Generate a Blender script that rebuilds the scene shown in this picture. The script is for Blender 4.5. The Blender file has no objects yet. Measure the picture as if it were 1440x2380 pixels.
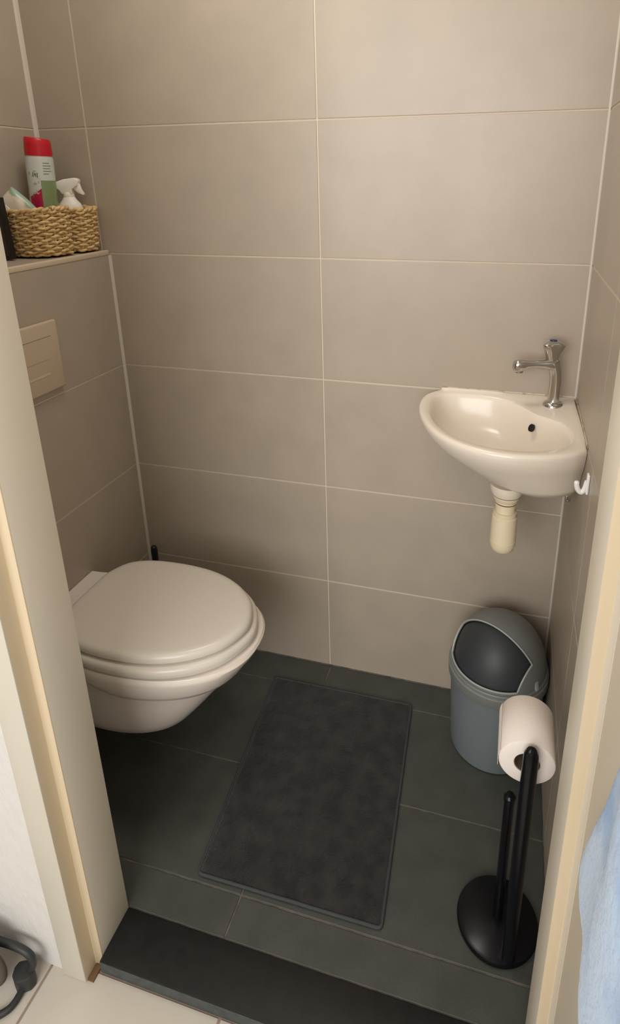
import bpy, bmesh, math, random
from mathutils import Vector, Matrix
random.seed(7)
C = bpy.context.scene.collection
S = bpy.context.scene
PI = math.pi

# ------------------------------------------------------------------ camera
CAM = (1.0167, -1.3602, 1.3763)
YAW, PITCH, ROLL, FOC = 0.2707, -0.3254, -0.0097, 1398.06
cd = bpy.data.cameras.new('camera'); cam = bpy.data.objects.new('camera', cd); C.objects.link(cam)
fw = Vector((-math.sin(YAW)*math.cos(PITCH), math.cos(YAW)*math.cos(PITCH), math.sin(PITCH)))
r0 = Vector((math.cos(YAW), math.sin(YAW), 0)); u0 = r0.cross(fw)
rr = math.cos(ROLL)*r0 + math.sin(ROLL)*u0; uu = -math.sin(ROLL)*r0 + math.cos(ROLL)*u0
cam.matrix_world = Matrix(((rr.x, uu.x, -fw.x, CAM[0]), (rr.y, uu.y, -fw.y, CAM[1]), (rr.z, uu.z, -fw.z, CAM[2]), (0, 0, 0, 1)))
cd.sensor_fit = 'AUTO'; cd.sensor_width = 36; cd.lens = FOC/2380*36
cd.shift_x = -89.86/2380; cd.shift_y = -305.09/2380
cd.clip_start = 0.01; cd.clip_end = 50
S.camera = cam

# ------------------------------------------------------------------ light and exposure
w = bpy.data.worlds.new('daylight'); S.world = w; w.use_nodes = True
nt = w.node_tree; bg = nt.nodes['Background']
bg.inputs[0].default_value = (0.86, 0.93, 1.0, 1); bg.inputs[1].default_value = 1.0
def area(name, loc, target, sx, sy, power, col):
    l = bpy.data.lights.new(name, 'AREA'); l.shape = 'RECTANGLE'; l.size = sx; l.size_y = sy
    l.energy = power; l.color = col
    o = bpy.data.objects.new(name, l); C.objects.link(o); o.location = loc
    o.rotation_euler = (Vector(target)-Vector(loc)).to_track_quat('-Z', 'Y').to_euler()
    return o
area('hallway_window_daylight', (0.55, -2.97, 1.65), (0.55, 0, 1.15), 1.9, 1.4, 52, (1.0, 0.975, 0.945))
area('toilet_fill_light', (0.50, -0.36, 2.37), (0.50, -0.36, 0), 0.36, 0.36, 6.4, (1.0, 0.94, 0.86))  # unseen overhead fill, added to lift the toilet room's interior
S.view_settings.view_transform = 'Standard'; S.view_settings.look = 'None'
S.view_settings.gamma = 1.0; S.view_settings.use_curve_mapping = False
S.view_settings.exposure = 0.0

# ------------------------------------------------------------------ materials
def srgb(r, g, b):
    f = lambda c: c/12.92 if c <= 0.04045 else ((c+0.055)/1.055)**2.4
    return (f(r/255), f(g/255), f(b/255), 1)
def mat(name, col, rough=0.5, col2=None, scale=20, detail=4, bump=0.0, bscale=80, metallic=0.0, spec=0.5, coat=0.0,
        lo=0.35, hi=0.65, coords='world', stretch=None, sheen=0.0, subsurf=0.0):
    m = bpy.data.materials.new(name); m.use_nodes = True; n = m.node_tree; b = n.nodes['Principled BSDF']
    b.inputs['Base Color'].default_value = col; b.inputs['Roughness'].default_value = rough
    b.inputs['Metallic'].default_value = metallic; b.inputs['Specular IOR Level'].default_value = spec
    b.inputs['Coat Weight'].default_value = coat
    if sheen: b.inputs['Sheen Weight'].default_value = sheen
    if coords == 'world':
        vec = n.nodes.new('ShaderNodeNewGeometry').outputs['Position']
    else:
        vec = n.nodes.new('ShaderNodeTexCoord').outputs['Object']
    if stretch:
        mp = n.nodes.new('ShaderNodeMapping'); mp.inputs['Scale'].default_value = stretch
        n.links.new(vec, mp.inputs['Vector']); vec = mp.outputs['Vector']
    if col2 is not None:
        t = n.nodes.new('ShaderNodeTexNoise'); t.inputs['Scale'].default_value = scale; t.inputs['Detail'].default_value = detail
        n.links.new(vec, t.inputs['Vector'])
        r = n.nodes.new('ShaderNodeValToRGB'); r.color_ramp.elements[0].position = lo; r.color_ramp.elements[1].position = hi
        r.color_ramp.elements[0].color = col; r.color_ramp.elements[1].color = col2
        n.links.new(t.outputs['Fac'], r.inputs['Fac']); n.links.new(r.outputs['Color'], b.inputs['Base Color'])
    if bump:
        t = n.nodes.new('ShaderNodeTexNoise'); t.inputs['Scale'].default_value = bscale; t.inputs['Detail'].default_value = 6
        n.links.new(vec, t.inputs['Vector'])
        bp = n.nodes.new('ShaderNodeBump'); bp.inputs['Strength'].default_value = bump; bp.inputs['Distance'].default_value = 0.004
        n.links.new(t.outputs['Fac'], bp.inputs['Height']); n.links.new(bp.outputs['Normal'], b.inputs['Normal'])
    return m
M = {}
M['tile'] = mat('beige_wall_tile', srgb(171, 159, 144), 0.36, srgb(177, 164, 148), 9, 5, 0.03, 220)
M['grout'] = mat('pale_wall_grout', srgb(213, 199, 179), 0.8)
M['sealant'] = mat('grey_sealant', srgb(206, 198, 186), 0.45)
M['trim_edge'] = mat('tile_edge_trim', srgb(206, 190, 166), 0.4)
M['slate'] = mat('dark_floor_tile', srgb(65, 67, 62), 0.5, srgb(73, 75, 70), 14, 6, 0.08, 160, spec=0.35)
M['slate_grout'] = mat('floor_grout', srgb(112, 102, 92), 0.85, srgb(74, 70, 64), 30)
M['threshold'] = mat('black_stone', srgb(24, 24, 24), 0.5, srgb(31, 31, 30), 40, 5, 0.04, 200, spec=0.35)
M['lit_front'] = mat('black_stone_lit', srgb(74, 79, 79), 0.6, srgb(60, 64, 64), 60)  # same threshold stone, painted lighter where its front catches the light
M['hall_tile'] = mat('hall_tile', srgb(195, 187, 175), 0.4, srgb(201, 194, 182), 6)
M['hall_grout'] = mat('hall_grout', srgb(150, 132, 118), 0.85)
M['plaster'] = mat('white_plaster', srgb(214, 211, 207), 0.9, None, bump=0.9, bscale=45, stretch=(1.6, 1, 0.7))
M['ceil'] = mat('ceiling_paint', srgb(228, 222, 210), 0.9)
M['paint'] = mat('cream_paint', srgb(232, 224, 208), 0.42)
M['paint_tan'] = mat('yellowed_paint', srgb(216, 198, 168), 0.38)
M['casing'] = mat('pale_casing_paint', srgb(207, 201, 187), 0.45)
M['rust'] = mat('bare_wood_end', srgb(112, 84, 58), 0.9)
M['ceramic'] = mat('white_ceramic', srgb(232, 222, 212), 0.16)
M['ceramic_b'] = mat('basin_ceramic', srgb(234, 223, 208), 0.22)
M['seat'] = mat('seat_plastic', srgb(217, 209, 197), 0.28)
M['plate'] = mat('flush_plate_plastic', srgb(198, 180, 155), 0.35)
M['trap'] = mat('cream_plastic', srgb(230, 215, 184), 0.35)
M['trap_w'] = mat('white_plastic', srgb(228, 216, 198), 0.3)
M['seam'] = mat('stained_seam', srgb(214, 200, 180), 0.5, srgb(92, 66, 44), 28, 3, lo=0.52, hi=0.66)
M['stain'] = mat('brown_seal', srgb(110, 80, 50), 0.6)
M['chrome'] = mat('chrome', srgb(196, 194, 190), 0.12, None, metallic=1.0)
M['blue'] = mat('blue_mark', srgb(22, 30, 92), 0.35)
M['hole'] = mat('dark_hole', srgb(22, 18, 15), 0.8)
M['bin'] = mat('grey_bin_plastic', srgb(122, 125, 123), 0.42, None, bump=0.02, bscale=400)
M['bin_b'] = mat('blue_grey_bin_plastic', srgb(116, 124, 127), 0.42, None, bump=0.02, bscale=400)
M['bin_d'] = mat('dark_flap_plastic', srgb(52, 56, 59), 0.5)
M['bin_l'] = mat('light_bin_edge', srgb(168, 172, 168), 0.35)
M['black'] = mat('black_lacquer', srgb(13, 13, 18), 0.25, spec=0.25)
M['blackp'] = mat('black_plastic', srgb(20, 20, 21), 0.45)
M['tissue'] = mat('toilet_paper', srgb(238, 228, 220), 0.9, None, bump=0.12, bscale=260)
M['card'] = mat('cardboard_core', srgb(128, 104, 80), 0.9)
M['rug'] = mat('charcoal_rug', srgb(36, 35, 35), 0.98, srgb(58, 56, 55), 26, 8, 0.9, 420, spec=0.1, lo=0.38, hi=0.75, sheen=0.25)
M['bind'] = mat('grey_binding', srgb(58, 61, 63), 0.75)
M['straw'] = mat('straw', srgb(226, 196, 142), 0.75, srgb(190, 156, 104), 90, 4, 0.15, 200)
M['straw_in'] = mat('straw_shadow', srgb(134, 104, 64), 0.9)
M['towel'] = mat('blue_towel', srgb(180, 203, 232), 0.95, srgb(126, 165, 212), 9, 3, 0.5, 260, spec=0.1, lo=0.48, hi=0.62, sheen=0.3, stretch=(1, 1, 0.6))
M['red'] = mat('red_cap', srgb(196, 20, 40), 0.35)
M['spray'] = mat('white_spray_plastic', srgb(236, 230, 220), 0.35)
M['frame_b'] = mat('black_frame', srgb(20, 17, 15), 0.4)
M['frame_p'] = mat('dark_brown_panel', srgb(58, 48, 40), 0.5)
M['tube'] = mat('dark_grey_tube', srgb(45, 46, 46), 0.5)
M['tyre'] = mat('brown_grey_tyre', srgb(84, 76, 70), 0.8)
M['hookw'] = mat('white_hook', srgb(240, 238, 236), 0.3)

def can_material():
    m = bpy.data.materials.new('aerosol_print'); m.use_nodes = True; n = m.node_tree; b = n.nodes['Principled BSDF']
    b.inputs['Roughness'].default_value = 0.3
    g = n.nodes.new('ShaderNodeTexCoord'); s = n.nodes.new('ShaderNodeSeparateXYZ'); n.links.new(g.outputs['Object'], s.inputs[0])
    def math_(op, a, bb):
        k = n.nodes.new('ShaderNodeMath'); k.operation = op
        for i, v in enumerate((a, bb)):
            if isinstance(v, (int, float)): k.inputs[i].default_value = v
            else: n.links.new(v, k.inputs[i])
        return k.outputs[0]
    def mix(f, a, bb):
        k = n.nodes.new('ShaderNodeMix'); k.data_type = 'RGBA'; n.links.new(f, k.inputs['Factor'])
        for nm, v in (('A', a), ('B', bb)):
            sock = [q for q in k.inputs if q.name == nm and q.type == 'RGBA'][0]
            if isinstance(v, tuple): sock.default_value = v
            else: n.links.new(v, sock)
        return [q for q in k.outputs if q.type == 'RGBA'][0]
    # across = coordinate along the picture's right on the can, z = height over the can's base
    ac = math_('ADD', math_('MULTIPLY', s.outputs[0], 0.82), math_('MULTIPLY', s.outputs[1], 0.57)); z = s.outputs[2]
    col = srgb(196, 200, 196)
    green = math_('MULTIPLY', math_('GREATER_THAN', ac, 0.001), math_('LESS_THAN', z, 0.168))
    c1 = mix(green, col, srgb(122, 140, 94))
    low = math_('LESS_THAN', z, math_('ADD', 0.149, math_('MULTIPLY', ac, 0.75)))
    mag = math_('MULTIPLY', low, math_('MULTIPLY', math_('LESS_THAN', ac, 0.001), math_('GREATER_THAN', ac, -0.026)))
    c2 = mix(mag, c1, srgb(172, 14, 66))
    noi = n.nodes.new('ShaderNodeTexNoise'); noi.inputs['Scale'].default_value = 70; n.links.new(g.outputs['Object'], noi.inputs['Vector'])
    blot = math_('MULTIPLY', math_('GREATER_THAN', noi.outputs['Fac'], 0.6), math_('MULTIPLY', math_('LESS_THAN', z, 0.19), math_('LESS_THAN', ac, 0.0)))
    blot = math_('MULTIPLY', blot, math_('GREATER_THAN', z, 0.136))
    c3 = mix(blot, c2, srgb(178, 160, 150))
    n.links.new(c3, b.inputs['Base Color'])
    return m
M['can'] = can_material()
def wipes_material():
    m = bpy.data.materials.new('wipes_print'); m.use_nodes = True; n = m.node_tree; b = n.nodes['Principled BSDF']
    b.inputs['Roughness'].default_value = 0.35
    g = n.nodes.new('ShaderNodeTexCoord'); s = n.nodes.new('ShaderNodeSeparateXYZ'); n.links.new(g.outputs['Object'], s.inputs[0])
    r = n.nodes.new('ShaderNodeValToRGB'); r.color_ramp.interpolation = 'LINEAR'
    e = r.color_ramp.elements; e[0].position = 0.0; e[0].color = srgb(226, 214, 196); e[1].position = 0.86; e[1].color = srgb(222, 214, 196)
    x = e.new(0.92); x.color = srgb(158, 176, 150); x = e.new(1.0); x.color = srgb(150, 182, 162)
    k = n.nodes.new('ShaderNodeMapRange'); k.inputs['From Min'].default_value = -0.05; k.inputs['From Max'].default_value = 0.06
    noi = n.nodes.new('ShaderNodeTexNoise'); noi.inputs['Scale'].default_value = 35; n.links.new(g.outputs['Object'], noi.inputs['Vector'])
    ad = n.nodes.new('ShaderNodeMath'); ad.operation = 'MULTIPLY_ADD'; ad.inputs[1].default_value = 0.03
    n.links.new(noi.outputs['Fac'], ad.inputs[0]); n.links.new(s.outputs[2], ad.inputs[2])
    n.links.new(ad.outputs[0], k.inputs['Value']); n.links.new(k.outputs['Result'], r.inputs['Fac'])
    v = n.nodes.new('ShaderNodeTexNoise'); v.inputs['Scale'].default_value = 22; n.links.new(g.outputs['Object'], v.inputs['Vector'])
    q = n.nodes.new('ShaderNodeMath'); q.operation = 'GREATER_THAN'; q.inputs[1].default_value = 0.64; n.links.new(v.outputs['Fac'], q.inputs[0])
    mx = n.nodes.new('ShaderNodeMix'); mx.data_type = 'RGBA'; n.links.new(q.outputs[0], mx.inputs['Factor'])
    A = [i for i in mx.inputs if i.name == 'A' and i.type == 'RGBA'][0]; B = [i for i in mx.inputs if i.name == 'B' and i.type == 'RGBA'][0]
    n.links.new(r.outputs['Color'], A); B.default_value = srgb(206, 150, 138)
    n.links.new([o for o in mx.outputs if o.type == 'RGBA'][0], b.inputs['Base Color'])
    return m
M['wipes'] = wipes_material()

# ------------------------------------------------------------------ helpers
def link(name, me, m, parent=None, smooth=35, loc=None):
    if m: me.materials.append(M[m] if isinstance(m, str) else m)
    if smooth is not None:
        me.polygons.foreach_set('use_smooth', [True]*len(me.polygons))
        me.set_sharp_from_angle(angle=math.radians(smooth))
    o = bpy.data.objects.new(name, me); C.objects.link(o)
    if parent: o.parent = parent
    if loc: o.location = loc
    return o
class MB:
    def __init__(s): s.v = []; s.f = []
    def add(s, v, f):
        b = len(s.v); s.v += [tuple(p) for p in v]; s.f += [[i+b for i in q] for q in f]; return s
    def box(s, x0, x1, y0, y1, z0, z1):
        v = [(x, y, z) for z in (z0, z1) for y in (y0, y1) for x in (x0, x1)]
        return s.add(v, [(0, 2, 3, 1), (4, 5, 7, 6), (0, 1, 5, 4), (2, 6, 7, 3), (0, 4, 6, 2), (1, 3, 7, 5)])
    def rings(s, R, cap0=True, cap1=True, closed=True):
        n = len(R[0]); v = [p for r in R for p in r]; f = []
        for i in range(len(R)-1):
            for j in range(n if closed else n-1):
                k = (j+1) % n; f.append((i*n+j, i*n+k, (i+1)*n+k, (i+1)*n+j))
        if cap0: f.append(tuple(reversed(range(n))))
        if cap1: f.append(tuple(range((len(R)-1)*n, len(R)*n)))
        return s.add(v, f)
    def lathe(s, prof, c=(0, 0, 0), n=40, cap0=True, cap1=True, sx=1, sy=1):
        return s.rings([[(c[0]+r*sx*math.cos(2*PI*j/n), c[1]+r*sy*math.sin(2*PI*j/n), c[2]+z) for j in range(n)] for r, z in prof], cap0, cap1)
    def tube(s, pts, rad, n=12, closed=False, cap=True):
        P = [Vector(p) for p in pts]; R = rad if isinstance(rad, (list, tuple)) else [rad]*len(P); L = len(P); rings = []
        up = None
        for i in range(L):
            if closed: t = P[(i+1) % L]-P[i-1]
            else: t = P[min(i+1, L-1)]-P[max(i-1, 0)]
            t.normalize()
            if up is None: up = Vector((0, 0, 1)) if abs(t.z) < 0.9 else Vector((1, 0, 0))
            a = (up - t*up.dot(t)).normalized(); b = t.cross(a); up = a
            rings.append([P[i]+R[i]*(math.cos(2*PI*j/n)*a+math.sin(2*PI*j/n)*b) for j in range(n)])
        if closed: rings.append(rings[0]); return s.rings(rings, False, False)
        return s.rings(rings, cap, cap)
    def prism(s, poly, z0, z1):
        n = len(poly)
        return s.rings([[(p[0], p[1], z0) for p in poly], [(p[0], p[1], z1) for p in poly]])
    def mesh(s, bevel=0, seg=2, weld=False):
        bm = bmesh.new(); vs = [bm.verts.new(p) for p in s.v]
        for q in s.f:
            try: bm.faces.new([vs[i] for i in q])
            except ValueError: pass
        if weld: bmesh.ops.remove_doubles(bm, verts=bm.verts, dist=1e-6)
        bmesh.ops.recalc_face_normals(bm, faces=bm.faces)
        if bevel:
            es = [e for e in bm.edges if len(e.link_faces) == 2 and e.calc_face_angle(0) > 0.6]
            bmesh.ops.bevel(bm, geom=es, offset=bevel, segments=seg, affect='EDGES', profile=0.5, clamp_overlap=True)
        me = bpy.data.meshes.new('m'); bm.to_mesh(me); bm.free(); return me
    def build(s, name, m, parent=None, bevel=0, seg=2, smooth=35, loc=None, weld=False):
        me = s.mesh(bevel, seg, weld); me.name = name; return link(name, me, m, parent, smooth, loc)
def thing(name, label, cat, loc=(0, 0, 0), group=None):
    o = bpy.data.objects.new(name, None); C.objects.link(o); o.location = loc; o.empty_display_size = 0.05
    o['label'] = label; o['category'] = cat
    if group: o['group'] = group
    return o
def part(name, mb, m, root, **k):
    "a part given in world coordinates, hung under its (unrotated) root"
    off = Vector((0, 0, 0)); r = root
    while r: off += r.location; r = r.parent
    mb.v = [tuple(Vector(p)-off) for p in mb.v]
    return mb.build(name, m, root, **k)
def struct(o, label, cat):
    o['kind'] = 'structure'; o['label'] = label; o['category'] = cat; return o
def crom(P, n, closed=True):
    out = []; L = len(P)
    for i in range(L if closed else L-1):
        g = lambda k: Vector(P[k % L]) if closed else Vector(P[max(0, min(L-1, k))])
        a, b, c, d = g(i-1), g(i), g(i+1), g(i+2)
        for j in range(n):
            t = j/n
            out.append(0.5*((2*b)+(c-a)*t+(2*a-5*b+4*c-d)*t*t+(3*b-a-3*c+d)*t**3))
    if not closed: out.append(Vector(P[-1]))
    return out

# ------------------------------------------------------------------ setting: tiled walls
XR, XL, YF, HF, ZC = 1.1705, -0.165, -0.705, -0.03, 2.40
Z = [0.0] + [0.2976+0.3*k for k in range(7)] + [ZC]
J = 0.0016                                   # half a joint
tile_cache = {}
def tile(root, axis, a0, a1, b0, b1, at, thick=0.007):
    """one tile as a bevelled slab; axis 'y': face looks to -y, '+x': to +x, '-x': to -x, 'z': up"""
    w_, h_ = round(a1-a0-2*J, 5), round(b1-b0-2*J, 5); key = (axis, w_, h_)
    if key not in tile_cache:
        mb = MB()
        if axis == 'y': mb.box(-w_/2, w_/2, 0, thick, -h_/2, h_/2)
        elif axis == '+x': mb.box(-thick, 0, -w_/2, w_/2, -h_/2, h_/2)
        elif axis == '-x': mb.box(0, thick, -w_/2, w_/2, -h_/2, h_/2)
        else: mb.box(-w_/2, w_/2, -h_/2, h_/2, -thick, 0)
        me = mb.mesh(0.0009, 1); me.name = 'tile'; tile_cache[key] = me
    a, b = (a0+a1)/2, (b0+b1)/2
    loc = {'y': (a, at, b), '+x': (at, a, b), '-x': (at, a, b), 'z': (a, b, at)}[axis]
    return tile_cache[key], loc
def put(name, root, m, *a):
    me, loc = tile(root, *a)
    if not me.materials: me.materials.append(M[m])
    o = bpy.data.objects.new(name, me); C.objects.link(o); o.location = loc; o.parent = root; return o
G = 0.0014                                   # joint depth
wb = MB().box(XL-0.1, XR+0.1, G, 0.12, HF, ZC).build('wall_back', 'grout', smooth=None)
struct(wb, 'back wall of large beige tiles with pale grout joints', 'wall')
for z0, z1 in zip(Z, Z[1:]):
    for x0, x1 in ((XL, -0.019), (-0.019, 0.573), (0.573, XR)):
        put('wall_tile', wb, 'tile', 'y', x0, x1, z0, z1, 0.0)
wr = MB().box(XR+G, XR+0.1, YF, G, HF, ZC).build('wall_right', 'grout', smooth=None)
struct(wr, 'narrow right wall of beige tiles beside the hand basin', 'wall')
for z0, z1 in zip(Z, Z[1:]):
    for y0, y1 in ((YF, -0.3674), (-0.3674, 0.0)):
        put('wall_tile', wr, 'tile', '-x', y0, y1, z0, z1, XR)
wl = MB().box(XL-0.1, XL-G, YF, G, HF, ZC).build('wall_left', 'grout', smooth=None)
struct(wl, 'left wall of beige tiles above the cistern ledge', 'wall')
for z0, z1 in zip(Z[4:], Z[5:]):
    for y0, y1 in ((YF, -0.592), (-0.592, 0.0)):
        put('wall_tile', wl, 'tile', '+x', y0, y1, z0, z1, XL)
ZS = 1.2045                                  # ledge height
wc = MB().box(XL-G, -G, YF, G, HF, ZS-0.008).build('wall_cistern', 'grout', smooth=None)
struct(wc, 'low tiled cistern boxing behind the toilet with a ledge on top', 'wall')
for z0, z1 in ((Z[0], Z[1]), (Z[1], Z[2]), (Z[2], Z[3]), (Z[3], ZS-0.010)):
    for y0, y1 in ((YF, -0.592), (-0.592, 0.0)):
        put('wall_tile', wc, 'tile', '+x', y0, y1, z0, z1, 0.0)
for y0, y1 in ((YF, -0.592), (-0.592, -0.0)):
    put('ledge_tile', wc, 'tile', 'z', XL, -0.011, y0, y1, ZS, 0.007)
MB().box(-0.011, 0.0012, YF, -0.001, ZS-0.012, ZS+0.0012).build('edge_trim', 'trim_edge', wc, bevel=0.0025, seg=3)
# sealant beads in the corners
def bead(root, x, y, z0, z1, sx, sy, r):
    P = [(x, y), (x+sx*r, y), (x+sx*r*0.35, y+sy*r*0.35), (x, y+sy*r)]
    MB().prism(P, z0, z1).build('sealant_bead', 'sealant', root, smooth=None)
bead(wb, 0.0, 0.0, 0.0, ZS-0.012, 1, -1, 0.0055)
bead(wb, XL, 0.0, ZS, ZC, 1, -1, 0.008)
bead(wb, XR, 0.0, 0.0, ZC, -1, -1, 0.004)

# floor of the toilet room
fl = MB().box(XL-0.1, XR+0.1, YF, 0.1, -0.2, -G).build('floor', 'slate_grout', smooth=None)
struct(fl, 'dark slate grey tiled floor of the toilet room', 'floor')
FY = [YF, -0.629, -0.3625, -0.096, 0.0]
for y0, y1 in zip(FY, FY[1:]):
    for x0, x1 in ((0.0, 0.577), (0.577, XR)):
        put('floor_tile', fl, 'slate', 'z', x0, x1, y0, y1, 0.0)
MB().box(0.0, XR, -0.0022, 0.0, 0, 0.003).build('sealant_bead', 'slate_grout', wb, smooth=None)
ce = MB().box(XL-0.1, XR+0.1, YF, 0.12, ZC, ZC+0.1).build('ceiling', 'ceil', smooth=None)
struct(ce, 'white ceiling of the toilet room', 'ceiling')

# ------------------------------------------------------------------ door frame, threshold, partition, hallway
XJ, XQ, Y1, Y2, ZD = 0.369, 1.127, -0.789, -0.819, 2.06
def frame(name, poly, tan, cas, label, bv=0.0022):
    t = MB().prism(poly, HF, ZD).build(name, 'paint', bevel=bv, seg=2)
    t.data.materials.append(M['paint_tan']); t.data.materials.append(M['casing'])
    for p in t.data.polygons:
        c = p.center
        if tan(c, p.normal): p.material_index = 1
        elif cas(c, p.normal): p.material_index = 2
    return struct(t, label, 'door frame')
XS = XJ-0.017
frame('trim_1', [(XJ, YF), (XJ, Y1), (XS, Y1), (XS, Y2), (0.302, Y2), (0.302, YF)],
      lambda c, n: c.x > XS-0.003 and c.y < Y1+0.002 and c.y > Y2+0.002, lambda c, n: c.y < Y2+0.003,
      'left cream door jamb with a yellowed rebate and pale casing')
XT = XQ+0.015
frame('trim_2', [(XQ, YF), (1.25, YF), (1.25, Y2), (XT, Y2), (XT, Y1), (XQ, Y1)],
      lambda c, n: n.y < -0.5 and c.y > Y2+0.01, lambda c, n: False,
      'right cream door jamb with a yellowed rebate strip', 0.0008)
MB().box(XS-0.001, XJ-0.004, Y2+0.004, Y1-0.001, HF, HF+0.004).build('worn_foot', 'rust', bpy.data.objects['trim_1'], smooth=None)
tt = MB().box(0.302, 1.25, Y2, YF, ZD, ZD+0.06).build('trim_3', 'casing', bevel=0.002)
struct(tt, 'cream head of the door frame', 'door frame')
th = MB().box(XJ, XQ, -0.798, YF-0.001, HF, 0.002).build('trim_4', 'threshold', bevel=0.0025, seg=2)
struct(th, 'black stone threshold across the doorway', 'threshold')
part('lit_front', MB().box(XJ+0.001, XQ-0.001, -0.7988, -0.7975, HF+0.002, 0.0005), 'lit_front', th, bevel=0.0004)
YW = -0.812
pf = MB().box(-1.3, 0.302, YW, YF, HF, 2.5).box(1.25, 2.3, YW, YF, HF, 2.5).box(0.302, 1.25, YW, YF, ZD+0.06, 2.5).build('wall_front', 'plaster', smooth=None)
struct(pf, 'white rough plastered hallway wall around the doorway', 'wall')
hf = MB().box(-1.4, 2.4, -3.2, YF, HF-0.15, HF-G).build('floor_hallway', 'hall_grout', smooth=None)
struct(hf, 'cream tiled hallway floor in front of the threshold', 'floor')
J = 0.0024
ht = 0.342
for i in range(-5, 6):
    for k in range(7):
        x0 = 0.2715+i*ht; y1 = -0.7975-k*ht
        put('hall_floor_tile', hf, 'hall_tile', 'z', max(x0, -1.4), min(x0+ht, 2.4), max(y1-ht, -3.19), y1, HF)
J = 0.0016
hw = MB()
hw.box(-1.4, 2.4, -3.1, -3.0, HF, 0.95).box(-1.4, 2.4, -3.1, -3.0, 2.3, 2.5).box(-1.4, -0.42, -3.1, -3.0, 0.95, 2.3).box(1.52, 2.4, -3.1, -3.0, 0.95, 2.3)
struct(hw.build('wall_rear', 'plaster', smooth=None), 'hallway wall with the window behind the camera', 'wall')
struct(MB().box(-1.4, -1.3, -3.0, YF, HF, 2.5).build('wall_hall_left', 'plaster', smooth=None), 'hallway end wall on the left', 'wall')
struct(MB().box(2.3, 2.4, -3.0, YF, HF, 2.5).build('wall_hall_right', 'plaster', smooth=None), 'hallway end wall on the right', 'wall')
struct(MB().box(-1.4, 2.4, -3.1, YF, 2.5, 2.6).build('ceiling_hallway', 'ceil', smooth=None), 'white hallway ceiling', 'ceiling')
dr = MB().box(XT+0.0003, XT+0.0415, -1.57, Y2-0.0006, 0.0, ZD-0.004).build('door_1', 'paint', bevel=0.0005)
struct(dr, 'cream door leaf standing open at right with a blue towel on it', 'door')
hk = MB().box(XT-0.003, XT+0.002, -1.075, -1.045, 1.33, 1.39)
hk.tube([(XT-0.002, -1.06, 1.345), (XT-0.022, -1.06, 1.337), (XT-0.032, -1.06, 1.352), (XT-0.034, -1.06, 1.375)], 0.004, 8)
hk.build('towel_hook', 'chrome', dr)

# ------------------------------------------------------------------ toilet
YT = -0.372
def half_closed(H, n=6):
    "symmetric outline from half points (x, dy), back to front"
    P = [(x, YT-d, 0) for x, d in H if d > 0]
    Q = [(x, YT+d, 0) for x, d in reversed(H) if d > 0]
    front = [(H[-1][0], YT, 0)] if H[-1][1] == 0 else []
    return crom(P+front+Q, n)
def scale_ring(R, k, z, c=(0.30, YT), off=0.0):
    out = []
    for p in R:
        d = Vector((p.x-c[0], p.y-c[1])); L = d.length
        d = d*((L*k-off)/L); out.append((c[0]+d.x, c[1]+d.y, z))
    return out
toilet = thing('toilet', 'white wall-hung toilet with closed lid on the left under the cistern ledge', 'toilet', (0, YT, 0.1))
def bowl_ring(xf, hw, hwb, z, n=24, pw=2.3):
    R = []; xc = xf*0.46
    for i in range(n+1):                      # side from wall to front on -y side, then mirrored
        t = i/n
        if t < 0.35:
            s = t/0.35; x = xc*s; e = s*s*(3-2*s); h = hwb+(hw-hwb)*e
        else:
            a = (t-0.35)/0.65*PI/2
            x = xc+(xf-xc)*math.sin(a)**(2/pw); h = hw*math.cos(a)**(2/pw)
        R.append((x, h))
    out = [(max(x, 0.001), YT-h, z) for x, h in R] + [(max(x, 0.001), YT+h, z) for x, h in reversed(R[:-1])]
    return out
B = [(0.324, 0.086, 0.094, 0.151), (0.338, 0.102, 0.101, 0.153), (0.346, 0.110, 0.105, 0.162), (0.368, 0.118, 0.109, 0.188), (0.398, 0.125, 0.112, 0.226),
     (0.430, 0.131, 0.116, 0.268), (0.460, 0.137, 0.119, 0.306), (0.467, 0.141, 0.121, 0.316), (0.480, 0.151, 0.124, 0.322), (0.494, 0.158, 0.126, 0.338),
     (0.508, 0.166, 0.127, 0.360), (0.525, 0.171, 0.128, 0.383), (0.530, 0.172, 0.128, 0.394), (0.526, 0.169, 0.126, 0.400), (0.46, 0.12, 0.10, 0.401)]
def lift(R_, z):
    "the crease of the bowl climbs to the rim towards the wall"
    if not 0.28 < z < 0.36: return R_
    out = []
    for x, y, zz in R_:
        s = max(0.0, min(1.0, 1-(x-0.03)/0.25)); s = s*s*(3-2*s)
        out.append((x, y, zz+(0.388-zz)*s*0.92))
    return out
mb = MB().rings([lift(bowl_ring(*b), b[3]) for b in B])
part('bowl', mb, 'ceramic', toilet, smooth=50)
LH = [(0.086, 0.055), (0.096, 0.095), (0.120, 0.130), (0.165, 0.150), (0.225, 0.158), (0.290, 0.158), (0.350, 0.150), (0.406, 0.131), (0.454, 0.101), (0.490, 0.060), (0.509, 0.0)]
LO = half_closed(LH)
SO = half_closed([(x if x < .12 else x+0.006, d+0.0115) if d else (x+0.011, 0) for x, d in LH])
mb = MB().rings([scale_ring(SO, 0.93, 0.4035), scale_ring(SO, 0.985, 0.404), scale_ring(SO, 1.0, 0.410), scale_ring(SO, 1.0, 0.417), scale_ring(SO, 0.99, 0.4235), scale_ring(SO, 0.97, 0.426), scale_ring(SO, 0.6, 0.426), scale_ring(SO, 0.57, 0.415), scale_ring(SO, 0.6, 0.4035), scale_ring(SO, 0.93, 0.4035)], False, False)
part('seat', mb, 'seat', toilet, smooth=60, weld=True)
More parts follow.
